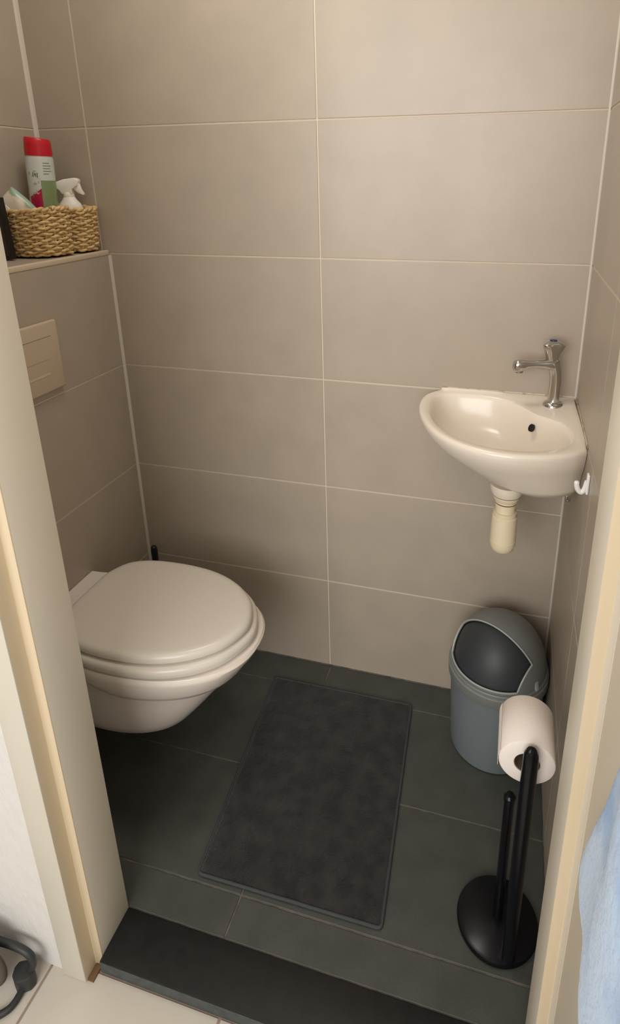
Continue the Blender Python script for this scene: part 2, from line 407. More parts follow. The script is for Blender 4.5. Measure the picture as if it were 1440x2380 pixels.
mb = MB().rings([scale_ring(LO, 0.95, 0.4300), scale_ring(LO, 0.985, 0.4305), scale_ring(LO, 0.998, 0.4335), scale_ring(LO, 1.0, 0.4380), scale_ring(LO, 0.992, 0.4440), scale_ring(LO, 0.970, 0.4490), scale_ring(LO, 0.935, 0.4512), scale_ring(LO, 0.88, 0.4520), scale_ring(LO, 0.5, 0.4526)])
part('lid', mb, 'seat', toilet, smooth=60)
for s in (-1, 1):
    mb = MB().tube([(0.078, YT+s*0.06-0.018, 0.421), (0.078, YT+s*0.06+0.018, 0.421)], 0.009, 16)
    mb.lathe([(0.011, 0.4005), (0.011, 0.404), (0.006, 0.406), (0.006, 0.418)], (0.078, YT+s*0.06, 0), 16)
    part('hinge', mb, 'seat', toilet)
# rubber feet between seat and rim / lid and seat
for s in (-1, 1):
    for x, y in ((0.2, 0.125), (0.43, 0.09)):
        mb = MB().lathe([(0.008, 0.4258), (0.008, 0.4303)], (x, YT+s*y, 0), 12)
        part('lid_buffer', mb, 'trap_w', toilet)

# flush plate
fp = thing('flush_plate', 'cream plastic flush plate on the cistern boxing above the toilet', 'flush plate', (0, -0.36, 0.997))
part('plate', MB().box(0.0003, 0.012, -0.482, -0.238, 0.917, 1.077), 'plate', fp, bevel=0.004, seg=3)
mb = MB()
N = 14; rows = []
for i in range(N+1):
    t = i/N; z = 1.043-t*0.086
    d = 0.0128 if t < 0.55 else 0.0128-0.0040*math.sin((t-0.55)/0.45*PI)**2
    rows.append([(d, -0.46, z), (d, -0.265-0.018*t, z)])
back = [[(0.0088, p[1], p[2]) for p in r] for r in rows]
for i in range(N):
    a, b, c, d = rows[i][0], rows[i][1], rows[i+1][1], rows[i+1][0]
    e, f, g, h = back[i][0], back[i][1], back[i+1][1], back[i+1][0]
    mb.add([a, b, c, d, e, f, g, h], [(0, 1, 2, 3), (0, 4, 5, 1), (3, 2, 6, 7), (1, 5, 6, 2), (0, 3, 7, 4)])
for q in (0, N):
    mb.add([rows[q][0], rows[q][1], back[q][1], back[q][0]], [(0, 1, 2, 3)])
part('flush_button', mb, 'plate', fp, smooth=25, weld=True)
mb = MB().box(0.0116, 0.0123, -0.461, -0.263, 1.0428, 1.0440)
part('button_gap', mb, 'stain', fp, smooth=None)

# toilet brush in the corner behind the toilet
br = thing('toilet_brush', 'black toilet brush, its handle tip showing behind the toilet in the corner', 'brush', (0.056, -0.052, 0))
part('holder', MB().lathe([(0.040, 0.0005), (0.044, 0.006), (0.046, 0.12), (0.044, 0.125), (0.040, 0.123), (0.038, 0.02)], (0.056, -0.052, 0), 32), 'blackp', br)
part('bristle_head', MB().lathe([(0.01, 0.024), (0.032, 0.03), (0.035, 0.06), (0.030, 0.085), (0.008, 0.09)], (0.056, -0.052, 0), 24), 'blackp', br)
part('handle', MB().lathe([(0.005, 0.09), (0.005, 0.26), (0.0085, 0.29), (0.0095, 0.345), (0.008, 0.356), (0.004, 0.360)], (0.056, -0.052, 0), 20), 'blackp', br)

# ------------------------------------------------------------------ corner hand basin
hb = thing('hand_basin', 'white ceramic corner hand basin on the right below the chrome tap', 'basin', (1.03, -0.16, 0.78))
WX, WY = XR-0.0006, -0.0006
arc = crom([(0.8675, WY, 0), (0.838, -0.045, 0), (0.832, -0.105, 0), (0.846, -0.175, 0), (0.876, -0.242, 0), (0.920, -0.292, 0), (0.975, -0.323, 0), (1.035, -0.333, 0), (1.10, -0.321, 0), (1.145, -0.298, 0), (WX, -0.272, 0)], 8, False)
corner = (WX, WY)
outer = [(p.x, p.y) for p in arc]
def side(a, b, n): return [(a[0]+(b[0]-a[0])*i/n, a[1]+(b[1]-a[1])*i/n) for i in range(1, n+1)]
no = len(outer)
outer += side(outer[-1], corner, 14) + side(corner, outer[0], 16)[:-1]
inn = crom([(0.857, -0.115, 0), (0.860, -0.058, 0), (0.886, -0.026, 0), (0.95, -0.020, 0), (1.01, -0.032, 0), (1.052, -0.066, 0), (1.082, -0.106, 0), (1.122, -0.138, 0), (1.142, -0.18, 0), (1.143, -0.235, 0), (1.12, -0.275, 0), (1.08, -0.298, 0), (1.03, -0.306, 0), (0.975, -0.296, 0), (0.925, -0.268, 0), (0.887, -0.220, 0), (0.865, -0.165, 0)], 10)
ic = (1.0, -0.165)
def ray_poly(c, d, P):
    best = None
    for i in range(len(P)):
        a, b = P[i], P[(i+1) % len(P)]
        ex, ey = b[0]-a[0], b[1]-a[1]; det = d[0]*(-ey)+ex*d[1]
        if abs(det) < 1e-12: continue
        wx, wy = a[0]-c[0], a[1]-c[1]
        t = (wx*(-ey)+ex*wy)/det; s = (d[0]*wy-d[1]*wx)/det
        if t > 0 and -1e-6 <= s <= 1+1e-6 and (best is None or t < best): best = t
    return best
inner = []
IP = [(p.x, p.y) for p in inn]
for p in outer:
    d = (p[0]-ic[0], p[1]-ic[1]); t = ray_poly(ic, d, IP)
    inner.append((ic[0]+d[0]*t, ic[1]+d[1]*t))
def osc(kx, ky, z): return [(corner[0]+(p[0]-corner[0])*kx, corner[1]+(p[1]-corner[1])*ky, z) for p in outer]
def mixr(t, z): return [(a[0]+(b[0]-a[0])*t, a[1]+(b[1]-a[1])*t, z) for a, b in zip(outer, inner)]
def isc(k, z, c=(1.02, -0.17)): return [(c[0]+(p[0]-c[0])*k, c[1]+(p[1]-c[1])*k, z) for p in inner]
def wallness(i):
    p = outer[i]
    if i == 0: return 1.0
    if i < no-1: return 0.0
    return max(0.0, min(1.0, (p[1]+0.272)/0.16))
R = [osc(0.30, 0.42, 0.774), osc(0.50, 0.70, 0.775), osc(0.58, 0.775, 0.780), osc(0.70, 0.83, 0.797), osc(0.84, 0.875, 0.826), osc(0.935, 0.945, 0.852), osc(0.985, 0.985, 0.874), osc(0.998, 0.998, 0.886)]
rim0 = [(p[0], p[1], 0.899+0.005*wallness(i)) for i, p in enumerate(outer)]
R += [osc(1, 1, 0.892), [(a[0], a[1], rim0[i][2]-0.002) for i, a in enumerate(mixr(0.06, 0))], [(a[0], a[1], rim0[i][2]) for i, a in enumerate(mixr(0.22, 0))],
      mixr(0.50, 0.8985), mixr(0.86, 0.8975), isc(1.0, 0.895), isc(0.975, 0.887), isc(0.945, 0.872), isc(0.90, 0.853), isc(0.82, 0.834), isc(0.68, 0.819), isc(0.48, 0.811), isc(0.25, 0.807), isc(0.12, 0.806)]
part('bowl', MB().rings(R), 'ceramic_b', hb, smooth=50)
# overflow: a lined hole low on the shoulder under the tap
oc = Vector((1.074, -0.121, 0.869)); on_ = Vector((-0.62, -0.60, 0.42)).normalized()
def disc_ring(c, n, prof, seg=24, sx=1.0):
    a = n.cross(Vector((0, 0, 1))).normalized(); b = n.cross(a)
    return [[c+n*h+r*(math.cos(2*PI*j/seg)*a*sx+math.sin(2*PI*j/seg)*b) for j in range(seg)] for r, h in prof]
part('overflow_hole', MB().rings(disc_ring(oc, on_, [(0.0085, -0.004), (0.0085, 0.0012), (0.0060, 0.0016), (0.0055, 0.0005)], sx=0.75)), 'hole', hb)
part('wall_bracket', MB().box(1.150, 1.160, -0.205, -0.190, 0.752, 0.790).lathe([(0.006, 0.748), (0.006, 0.754)], (1.155, -0.1975, 0), 8), 'chrome', hb, bevel=0.001)
part('silicone_seam', MB().box(0.87, XR-0.001, -0.0018, -0.0004, 0.8985, 0.9052).box(XR-0.0014, XR-0.0004, -0.268, -0.002, 0.893, 0.9045), 'seam', hb, smooth=None)

# bottle trap
bt = thing('bottle_trap', 'cream plastic bottle trap hanging under the corner hand basin', 'trap', (1.034, -0.2, 0.774))
c = (1.034, -0.2, 0)
part('waste_flange', MB().lathe([(0.034, 0.7735), (0.034, 0.764), (0.0325, 0.757), (0.030, 0.750)], c, 40), 'trap_w', bt)
part('seal_ring', MB().lathe([(0.029, 0.750), (0.0295, 0.7485), (0.028, 0.7475)], c, 40), 'stain', bt)
part('union_nut', MB().lathe([(0.028, 0.7475), (0.0265, 0.740), (0.0225, 0.7345), (0.0225, 0.7315)], c, 40), 'trap', bt)
part('seal_ring', MB().lathe([(0.0225, 0.7315), (0.0218, 0.730), (0.0215, 0.7285)], c, 40), 'stain', bt)
part('neck', MB().lathe([(0.0212, 0.7285), (0.0205, 0.712), (0.0205, 0.706)], c, 40), 'trap', bt)
part('bottle', MB().lathe([(0.0205, 0.7095), (0.0245, 0.7085), (0.0248, 0.701), (0.0240, 0.699), (0.0262, 0.697), (0.0268, 0.660), (0.0270, 0.642), (0.0263, 0.6410)], c, 40), 'trap', bt)
part('cleaning_cup', MB().lathe([(0.0263, 0.6410), (0.0272, 0.640), (0.0268, 0.629), (0.0235, 0.618), (0.016, 0.611), (0.006, 0.609)], c, 40), 'trap', bt)
part('outlet_pipe', MB().tube([(1.036, -0.18, 0.665), (1.039, -0.10, 0.663), (1.041, -0.0005, 0.662)], 0.013, 20), 'trap', bt)

# tap
tp = thing('tap', 'chrome pillar tap with blue-topped knob on the corner of the hand basin', 'tap', (1.118, -0.050, 0.898))
bx, by = 1.118, -0.050
part('base_flange', MB().lathe([(0.022, 0.8982), (0.022, 0.9005), (0.019, 0.905), (0.0125, 0.908)], (bx, by, 0), 32), 'chrome', tp)
sp = Vector((-0.93, -0.30, 0)).normalized()
P = crom([(bx, by, 0.906), (bx, by, 0.925), (bx+.0005, by, 0.950), (bx-0.001, by, 0.972), (bx-0.005, by-0.001, 0.988), (bx-0.009, by-0.003, 1.000)], 5, False)
rad = [0.0128-0.001*math.sin(i/(len(P)-1)*PI) + 0.0025*(i/(len(P)-1))**2 for i in range(len(P))]
part('column', MB().tube(P, rad, 24), 'chrome', tp)
h0 = Vector((bx-0.007, by-0.003, 0.9935))
def sp_ring(d, w_, h_, dz):
    h_ *= 1.25; w_ *= 1.12
    ce_ = h0+sp*d+Vector((0, 0, dz)); sd = Vector((-sp.y, sp.x, 0))
    return [ce_+sd*w_*math.copysign(abs(math.cos(a))**0.75, math.cos(a))+Vector((0, 0, 1))*h_*math.copysign(abs(math.sin(a))**0.75, math.sin(a)) for a in [2*PI*j/24 for j in range(24)]]
part('spout', MB().rings([sp_ring(-0.006, 0.011, 0.010, 0), sp_ring(0.008, 0.012, 0.0105, 0), sp_ring(0.02, 0.0105, 0.0085, 0.0005), sp_ring(0.04, 0.0092, 0.0070, 0.001), sp_ring(0.058, 0.0092, 0.0072, 0.001), sp_ring(0.066, 0.0102, 0.0100, -0.0008), sp_ring(0.076, 0.0108, 0.0112, -0.0022), sp_ring(0.084, 0.0102, 0.0100, -0.003), sp_ring(0.087, 0.007, 0.006, -0.0035)]), 'chrome', tp, smooth=50)
part('aerator', MB().lathe([(0.0085, 0), (0.0085, -0.006), (0.006, -0.0062)], tuple(h0+sp*0.074+Vector((0, 0, -0.011))), 20), 'chrome', tp)
kc = (bx-0.019, by-0.004, 0)
kc = (bx-0.012, by-0.003, 0)
def knob_ring(r, z, k=0.16, n=48):
    return [(kc[0]+r*(1+k*math.cos(3*(2*PI*j/n)+0.5))*math.cos(2*PI*j/n), kc[1]+r*(1+k*math.cos(3*(2*PI*j/n)+0.5))*math.sin(2*PI*j/n), z) for j in range(n)]
knob = part('knob', MB().rings([knob_ring(0.0115, 0.998, 0), knob_ring(0.0132, 1.003, 0.02), knob_ring(0.0140, 1.009, 0.05), knob_ring(0.0175, 1.022, 0.12), knob_ring(0.0222, 1.034, 0.15), knob_ring(0.0222, 1.0375, 0.15), knob_ring(0.0165, 1.0430, 0.1), knob_ring(0.0082, 1.0450, 0)]), 'chrome', tp, smooth=40)
bd = part('cold_mark', MB().lathe([(0.0078, 1.0448), (0.0076, 1.0462), (0.0050, 1.0466)], kc, 24), 'blue', knob)
bd['label'] = 'dark blue cold water mark'

# white hook on the right wall
ho = thing('wall_hook', 'small white plastic hook stuck on the right wall beside the hand basin', 'hook', (XR, -0.337, 0.86))
part('hook_plate', MB().box(XR-0.0050, XR-0.0003, -0.344, -0.330, 0.842, 0.880), 'hookw', ho, bevel=0.002, seg=3)
P = crom([(XR-0.004, -0.338, 0.866), (XR-0.007, -0.338, 0.850), (XR-0.012, -0.338, 0.844), (XR-0.0175, -0.338, 0.848), (XR-0.0205, -0.338, 0.857), (XR-0.021, -0.338, 0.865)], 6, False)
part('hook_arm', MB().tube(P, [0.0046]*(len(P)-3)+[0.0042, 0.0036, 0.0022], 14), 'hookw', ho)

# ------------------------------------------------------------------ bin
BX, BY = 1.049, -0.128
bn = thing('waste_bin', 'grey plastic bin with a domed roll-top lid standing in the right corner', 'bin', (BX, BY, 0))
c = (BX, BY, 0)
part('bucket', MB().lathe([(0.098, 0.0008), (0.104, 0.004), (0.1055, 0.012), (0.110, 0.12), (0.1135, 0.222), (0.1115, 0.222)], c, 72), 'bin_b', bn)
part('collar', MB().lathe([(0.1140, 0.2165), (0.1185, 0.2165), (0.1195, 0.219), (0.1198, 0.2425), (0.1185, 0.2440), (0.1168, 0.2445), (0.1168, 0.2520), (0.1150, 0.2540), (0.104, 0.2540)], c, 72, False, False), 'bin', bn)
def dome(Rr, H, z0, n=96, m=36):
    bm = bmesh.new(); rings = []
    for i in range(m):
        a = i/m*PI/2
        rings.append([bm.verts.new((Rr*math.cos(a)*math.cos(2*PI*j/n), Rr*math.cos(a)*math.sin(2*PI*j/n), z0+H*math.sin(a))) for j in range(n)])
    top = bm.verts.new((0, 0, z0+H))
    for i in range(m-1):
        for j in range(n): bm.faces.new((rings[i][j], rings[i][(j+1) % n], rings[i+1][(j+1) % n], rings[i+1][j]))
    for j in range(n): bm.faces.new((rings[-1][j], rings[-1][(j+1) % n], top))
    return bm
DU = Vector((-0.50, -0.866, 0)).normalized(); DV = Vector((-DU.y, DU.x, 0))   # opening direction, lateral
bm = dome(0.1125, 0.127, 0.250)
planes = [(Vector((0, 0, 0.262)), Vector((0, 0, 1))),                         # keep above the lip
          (DU*0.004+Vector((0, 0, 0.252)), (DU*0.86-Vector((0, 0, 1))*0.20).normalized()),
          (DV*0.090+Vector((0, 0, 0.262)), (-DV*0.95+DU*0.0+Vector((0, 0, 1))*0.10).normalized()),
          (-DV*0.090+Vector((0, 0, 0.262)), (DV*0.95+Vector((0, 0, 1))*0.10).normalized())]
for co, no_ in planes:
    bmesh.ops.bisect_plane(bm, geom=bm.verts[:]+bm.edges[:]+bm.faces[:], plane_co=co, plane_no=no_, dist=1e-6)
kill = [f for f in bm.faces if all((f.calc_center_median()-co).dot(no_) > 0 for co, no_ in planes)]
bmesh.ops.delete(bm, geom=kill, context='FACES')
rim_e = [e for e in bm.edges if e.is_boundary and e.verts[0].co.z > 0.2535 or (e.is_boundary and e.verts[1].co.z > 0.2535)]
rim_pairs = [(e.verts[0].co.copy(), e.verts[1].co.copy()) for e in rim_e]
bmesh.ops.recalc_face_normals(bm, faces=bm.faces)
me = bpy.data.meshes.new('dome_lid'); bm.to_mesh(me); bm.free()
dl = link('dome_lid', me, 'bin', bn, 50)
md = dl.modifiers.new('thickness', 'SOLIDIFY'); md.thickness = 0.0035; md.offset = -1
# pale lip round the opening
mb = MB()
nxt = {}
key = lambda v: (round(v.x, 5), round(v.y, 5), round(v.z, 5))
for a, b in rim_pairs: nxt.setdefault(key(a), []).append(b); nxt.setdefault(key(b), []).append(a)
start = rim_pairs[0][0]; loop = [start]; prev = None; cur = start
for _ in range(2000):
    cand = [q for q in nxt[key(cur)] if prev is None or key(q) != key(prev)]
    if not cand: break
    prev, cur = cur, cand[0]
    if key(cur) == key(start): break
    loop.append(cur)
ev = [loop[0]]
for p in loop[1:]:
    if (p-ev[-1]).length > 0.0015: ev.append(p)
lip = mb.tube(ev, 0.0022, 8, closed=True).build('opening_lip', 'bin_l', dl)
bm = dome(0.1070, 0.121, 0.250, 64, 24); me = bpy.data.meshes.new('roll_flap'); bm.to_mesh(me); bm.free()
link('roll_flap', me, 'bin_d', bn, 60)
tabp = (-DU*0.0+DV*0.112)
ang = math.atan2(-0.62, 0.78)
tq = Vector((math.cos(ang), math.sin(ang), 0)); tr = Vector((-tq.y, tq.x, 0))
mb = MB()
for d0, d1, s0, s1, z0, z1 in ((0.104, 0.1175, -0.006, 0.006, 0.252, 0.276),):
    v = [tq*d+tr*s+Vector((0, 0, z)) for z in (z0, z1) for s in (s0, s1) for d in (d0, d1 if z == z0 else d1-0.008)]
    mb.add(v, [(0, 2, 3, 1), (4, 5, 7, 6), (0, 1, 5, 4), (2, 6, 7, 3), (0, 4, 6, 2), (1, 3, 7, 5)])
mb.build('pivot_tab', 'bin_l', dl, bevel=0.0015)

# ------------------------------------------------------------------ toilet roll stand and roll
SX, SY = 1.078, -0.541
st = thing('toilet_roll_stand', 'black metal toilet roll stand with round base in front of the bin', 'stand', (SX, SY, 0))
part('base', MB().lathe([(0.072, 0.0008), (0.0765, 0.003), (0.077, 0.009), (0.075, 0.0125), (0.068, 0.015), (0.02, 0.0195), (0.014, 0.020)], (SX, SY, 0), 64), 'black', st)
px_, py_ = 1.099, -0.600
P = [(px_, py_, 0.010), (px_, py_, 0.1), (px_, py_, 0.3), (px_, py_, 0.46), (px_, py_, 0.500), (px_, py_, 0.512), (px_, py_, 0.519), (px_, py_, 0.522)]
part('pole', MB().tube(P, [0.0125, 0.0125, 0.0125, 0.0125, 0.0124, 0.0112, 0.0078, 0.002], 24), 'black', st)
AZ = 0.478
P = [(px_, py_+0.004, AZ), (px_-0.001, py_+0.05, AZ), (px_-0.003, py_+0.116, AZ), (px_-0.003, py_+0.1175, AZ)]
part('roll_arm', MB().tube(P, 0.0075, 16), 'black', st)
rod = part('spare_roll_rod', MB().lathe([(0.0092, 0.019), (0.0092, 0.327), (0.0104, 0.328), (0.0104, 0.337), (0.007, 0.341), (0.002, 0.342)], (SX, SY, 0), 20), 'black', st)
tr_ = thing('toilet_roll', 'white toilet roll hanging on the arm of the black stand', 'toilet roll', (px_-0.003, -0.575, AZ-0.0115))
RC = Vector((px_-0.003, 0, AZ-0.0118)); RO, RI = 0.0450, 0.0195
def rollring(r, y, n=64): return [(RC.x+r*math.cos(2*PI*j/n), y, RC.z+r*math.sin(2*PI*j/n)) for j in range(n)]
y0, y1 = -0.580, -0.482
part('paper', MB().rings([rollring(RI+0.0014, y0), rollring(RO-0.002, y0), rollring(RO, y0+0.002), rollring(RO, y1-0.002), rollring(RO-0.002, y1), rollring(RI+0.0014, y1), rollring(RI+0.0014, y0)], False, False), 'tissue', tr_, smooth=60)
part('cardboard_core', MB().rings([rollring(RI+0.0013, y0+0.001), rollring(RI, y0+0.001), rollring(RI, y1-0.001), rollring(RI+0.0013, y1-0.001), rollring(RI+0.0013, y0+0.001)], False, False), 'card', tr_, smooth=60)
mb = MB(); n = 12; rows = []
for i in range(n+1):
    a = PI+0.35-i/n*0.55 if i < 8 else PI-0.0
    r = RO+0.0008+0.0012*(i/n)
    rows.append((RC.x+r*math.cos(PI-0.35+0.5*i/n), RC.z+r*math.sin(PI-0.35+0.5*i/n)))
rows.append((rows[-1][0]+0.0005, rows[-1][1]-0.010))
for k in range(len(rows)-1):
    (xa, za), (xb, zb) = rows[k], rows[k+1]
    mb.add([(xa, y0+0.001, za), (xa, y1-0.001, za), (xb, y1-0.001, zb), (xb, y0+0.001, zb), (xa+.0005, y0+0.001, za), (xa+.0005, y1-0.001, za), (xb+.0005, y1-0.001, zb), (xb+.0005, y0+0.001, zb)],
           [(0, 1, 2, 3), (4, 7, 6, 5), (0, 3, 7, 4), (1, 5, 6, 2)])
part('loose_sheet', mb, 'tissue', tr_, smooth=60)

# ------------------------------------------------------------------ rug
QL = [Vector((0.474, -0.616, 0)), Vector((0.8635, -0.613, 0)), Vector((0.832, -0.087, 0)), Vector((0.4355, -0.091, 0))]
rg = thing('bath_mat', 'dark charcoal mat with bound edge lying on the slate floor before the toilet', 'mat', (0.65, -0.35, 0))
def bil(u, v): return QL[0]*(1-u)*(1-v)+QL[1]*u*(1-v)+QL[2]*u*v+QL[3]*(1-u)*v
from mathutils import noise
mb = MB(); nu, nv = 90, 120; V = []
for j in range(nv+1):
    for i in range(nu+1):
        p = bil(i/nu, j/nv); e = min(i, nu-i, j, nv-j)
        z = 0.0075 + 0.0011*noise.noise(p*140) + 0.0009*noise.noise(p*300) + 0.0006*math.sin(p.y*165+2.5*noise.noise(p*12))*max(0, 1-abs(v_-0.3)*2.2) if (v_ := j/nv) or True else 0
        if e == 0: z = 0.0005
        V.append((p.x, p.y, z))
mb.add(V, [(j*(nu+1)+i, j*(nu+1)+i+1, (j+1)*(nu+1)+i+1, (j+1)*(nu+1)+i) for j in range(nv) for i in range(nu)])
mb.add([bil(0, 0)+Vector((0, 0, .0005)), bil(1, 0)+Vector((0, 0, .0005)), bil(1, 1)+Vector((0, 0, .0005)), bil(0, 1)+Vector((0, 0, .0005))], [(3, 2, 1, 0)])
part('pile', mb, 'rug', rg, smooth=180)
cen = sum(QL, Vector())/4; loop = []
for k in range(4):
    a, b, d = QL[k-1], QL[k], QL[(k+1) % 4]
    pa = b+(a-b).normalized()*0.010; pb = b+(d-b).normalized()*0.010
    for t in range(6):
        t /= 5; loop.append(pa*(1-t)**2+b*2*t*(1-t)+pb*t*t)
    for t in range(1, 24): loop.append(pb+(d+(b-d).normalized()*0.010-pb)*t/24)
loop = [Vector((p.x, p.y, 0.0041+0.0005*noise.noise(p*40))) for p in loop]
part('bound_edge', MB().tube(loop, 0.0036, 10, closed=True), 'bind', rg)

# ------------------------------------------------------------------ things on the ledge
LZ = ZS+0.0016
bk = thing('basket', 'woven straw basket with a pinched side standing on the cistern ledge', 'basket', (-0.08, -0.10, LZ))
OUT = [(-0.017, -0.160), (-0.013, -0.125), (-0.017, -0.106), (-0.036, -0.096), (-0.078, -0.091), (-0.038, -0.085), (-0.013, -0.074), (-0.006, -0.05), (-0.007, -0.020), (-0.024, -0.005), (-0.07, -0.005), (-0.115, -0.006), (-0.143, -0.016), (-0.150, -0.04), (-0.148, -0.075), (-0.152, -0.11), (-0.150, -0.165), (-0.136, -0.193), (-0.10, -0.199), (-0.056, -0.197), (-0.028, -0.184)]
bo = crom([(x, y, 0) for x, y in OUT], 10)
L = len(bo); cum = [0]
for i in range(L): cum.append(cum[-1]+(bo[(i+1) % L]-bo[i]).length)
per = cum[-1]; NS = 30; NP = NS*6
def at_len(s):
    s %= per; lo = 0
    while cum[lo+1] < s: lo += 1
    t = (s-cum[lo])/(cum[lo+1]-cum[lo]); a, b = bo[lo], bo[(lo+1) % L]
    return a.lerp(b, t)
base = [at_len(per*i/NP) for i in range(NP)]
nor = []
for i in range(NP):
    t = base[(i+1) % NP]-base[i-1]; nor.append(Vector((t.y, -t.x, 0)).normalized())
if (base[0]+nor[0]-Vector((-0.085, -0.12, 0))).length < (base[0]-Vector((-0.085, -0.12, 0))).length: nor = [-q for q in nor]
cb = Vector((-0.085, -0.10, 0)); HB = 0.106
def bpos(i, t, off):
    k = 0.955+0.045*min(1, t*1.6)-0.05*max(0, 0.06-t)/0.06
    p = cb+(base[i]-cb)*k+nor[i]*(off-0.004)
    sag = 0.004*math.sin(i/NP*2*PI*2+1)*t
    return Vector((p.x, p.y, LZ+0.003+t*HB+sag))
NR = 15
mb = MB()
for r in range(NR):
    t = (r+0.5)/NR*0.93
    loop = []
    for i in range(NP):
        off = 0.0030*math.cos(PI*(i/6+r)) + 0.0009*math.sin(i*1.7+r*2.1)
        q = bpos(i, t, off); q.z += 0.0012*math.sin(i*0.9+r*1.3); loop.append(q)
    mb.tube(loop, 0.0036, 6, closed=True)
wv = part('woven_wall', mb, 'straw', bk, smooth=70); wv['kind'] = 'stuff'
mb = MB()
for s in range(NS):
    i = s*6
    mb.tube([bpos(i, t, 0.0) for t in (0.0, 0.25, 0.5, 0.75, 0.97)], 0.0026, 6)
sk = part('stake', mb, 'straw', bk, smooth=70); sk['kind'] = 'stuff'
mb = MB()
for ph in (0, 1):
    mb.tube([bpos(i, 0.965, 0.0030*math.cos(PI*(i/4+ph)))+Vector((0, 0, 0.0026*math.sin(PI*(i/4+ph))+0.001*math.sin(i*0.7))) for i in range(NP)], 0.0040, 6, closed=True)
part('rim_braid', mb, 'straw', bk, smooth=70)
mb = MB().rings([[bpos(i, 0.0, -0.0045) for i in range(NP)], [bpos(i, 0.5, -0.0045) for i in range(NP)], [bpos(i, 0.93, -0.0045) for i in range(NP)]], True, False)
part('lining', mb, 'straw_in', bk, smooth=70)

# aerosol can standing in the basket
BZ = LZ+0.0042
ca = thing('aerosol_can', 'tall aerosol can with a red cap standing in the straw basket', 'spray can', (-0.1115, -0.080, BZ))
MB().lathe([(0.028, 0), (0.031, 0.003), (0.0310, 0.216), (0.029, 0.2215)], (0, 0, 0), 40).build('can_body', M['can'], ca)
MB().lathe([(0.0288, 0.2212), (0.0296, 0.2225), (0.0293, 0.226)], (0, 0, 0), 40).build('can_collar', 'spray', ca)
mb = MB(); n = 40; rg_ = []
for r, z, k in ((0.0300, 0.2225, 0), (0.0302, 0.230, 0), (0.0292, 0.250, 0.3), (0.0284, 0.258, 1), (0.0262, 0.262, 1), (0.016, 0.2628, 1)):
    rg_.append([(r*math.cos(2*PI*j/n), r*math.sin(2*PI*j/n), z+k*(-0.10*r*math.cos(2*PI*j/n-0.3))) for j in range(n)])
cp = mb.rings(rg_).build('cap', 'red', ca); cp['label'] = 'red plastic cap'
MB().box(-0.0007, 0.0007, -0.0312, -0.0285, 0.224, 0.252).build('cap_ridge', 'red', cp, smooth=None)
ca.rotation_euler = (0, math.radians(3.2), 0)
# a few lines of small print on the label (too small to read in the photograph)
def curved_mark(a0, a1, z0, z1):
    mb = MB(); r = 0.0314
    for k in range(3):
        b0, b1 = a0+(a1-a0)*k/3, a0+(a1-a0)*(k+1)/3
        v = [(r*math.cos(a), r*math.sin(a), z) for z in (z0, z1) for a in (b0, b1)] + [((r-.0006)*math.cos(a), (r-.0006)*math.sin(a), z) for z in (z0, z1) for a in (b0, b1)]
        mb.add(v, [(0, 1, 3, 2), (4, 6, 7, 5), (0, 2, 6, 4), (1, 5, 7, 3), (0, 4, 5, 1), (2, 3, 7, 6)])
    mb.build('label_print', INK, ca, smooth=None, weld=True)
INK = mat('label_print_ink', srgb(118, 132, 116), 0.5)
a_v = math.atan2(-1.28, 1.12)
for z, wd in ((0.207, .5), (0.201, .62), (0.195, .55), (0.189, .62), (0.183, .4)):
    curved_mark(a_v+0.18, a_v+0.18+wd, z-0.0008, z+0.0008)
for (da, z0, z1) in ((-0.62, 0.176, 0.186), (-0.50, 0.179, 0.184), (-0.42, 0.176, 0.184), (-0.30, 0.174, 0.185), (-0.95, 0.180, 0.186), (-0.8, 0.128, 0.137)):
    curved_mark(a_v+da, a_v+da+0.075, z0, z1)

# trigger spray bottle
DZ_ = 0.0165
sb = thing('spray_bottle', 'white trigger spray bottle standing in the straw basket beside the red-capped can', 'spray bottle', (-0.0635, -0.040, BZ))
ax = Vector((0.955, 0.296, 0)); ay = Vector((-0.296, 0.955, 0))
def oval(rx, ry, z, dx=0, n=32): return [ax*(dx+rx*math.cos(2*PI*j/n))+ay*(ry*math.sin(2*PI*j/n))+Vector((0, 0, z)) for j in range(n)]
MB().rings([oval(0.026, 0.021, 0), oval(0.0285, 0.023, 0.004), oval(0.0285, 0.023, 0.082), oval(0.0305, 0.022, 0.100), oval(0.025, 0.019, 0.112), oval(0.0165, 0.0145, 0.122), oval(0.0135, 0.0130, 0.128)]).build('bottle', 'spray', sb, smooth=60)
MB().rings([oval(0.0135, 0.0130, 0.127), oval(0.0140, 0.0135, 0.129), oval(0.0130, 0.0125, 0.136), oval(0.0120, 0.0115, 0.139)]).build('collar', 'spray', sb)
prof = [(-0.013, 0.150), (-0.018, 0.158), (-0.030, 0.168), (-0.0315, 0.174), (-0.0285, 0.178), (-0.005, 0.1855), (0.020, 0.1885), (0.0285, 0.186), (0.030, 0.181), (0.0265, 0.170), (0.012, 0.162), (0.012, 0.150)]
mb = MB(); mb.rings([[ax*x+ay*-0.0105+Vector((0, 0, z-DZ_)) for x, z in prof], [ax*x+ay*0.0105+Vector((0, 0, z-DZ_)) for x, z in prof]])
hd = mb.build('trigger_head', 'spray', sb, bevel=0.003, seg=3, smooth=50)
prof = [(0.016, 0.172), (0.029, 0.176), (0.0325, 0.162), (0.0385, 0.150), (0.0365, 0.1475), (0.024, 0.1535), (0.0155, 0.162)]
mb = MB(); mb.rings([[ax*x+ay*-0.006+Vector((0, 0, z-DZ_)) for x, z in prof], [ax*x+ay*0.006+Vector((0, 0, z-DZ_)) for x, z in prof]])
mb.build('trigger', 'spray', hd, bevel=0.0015)

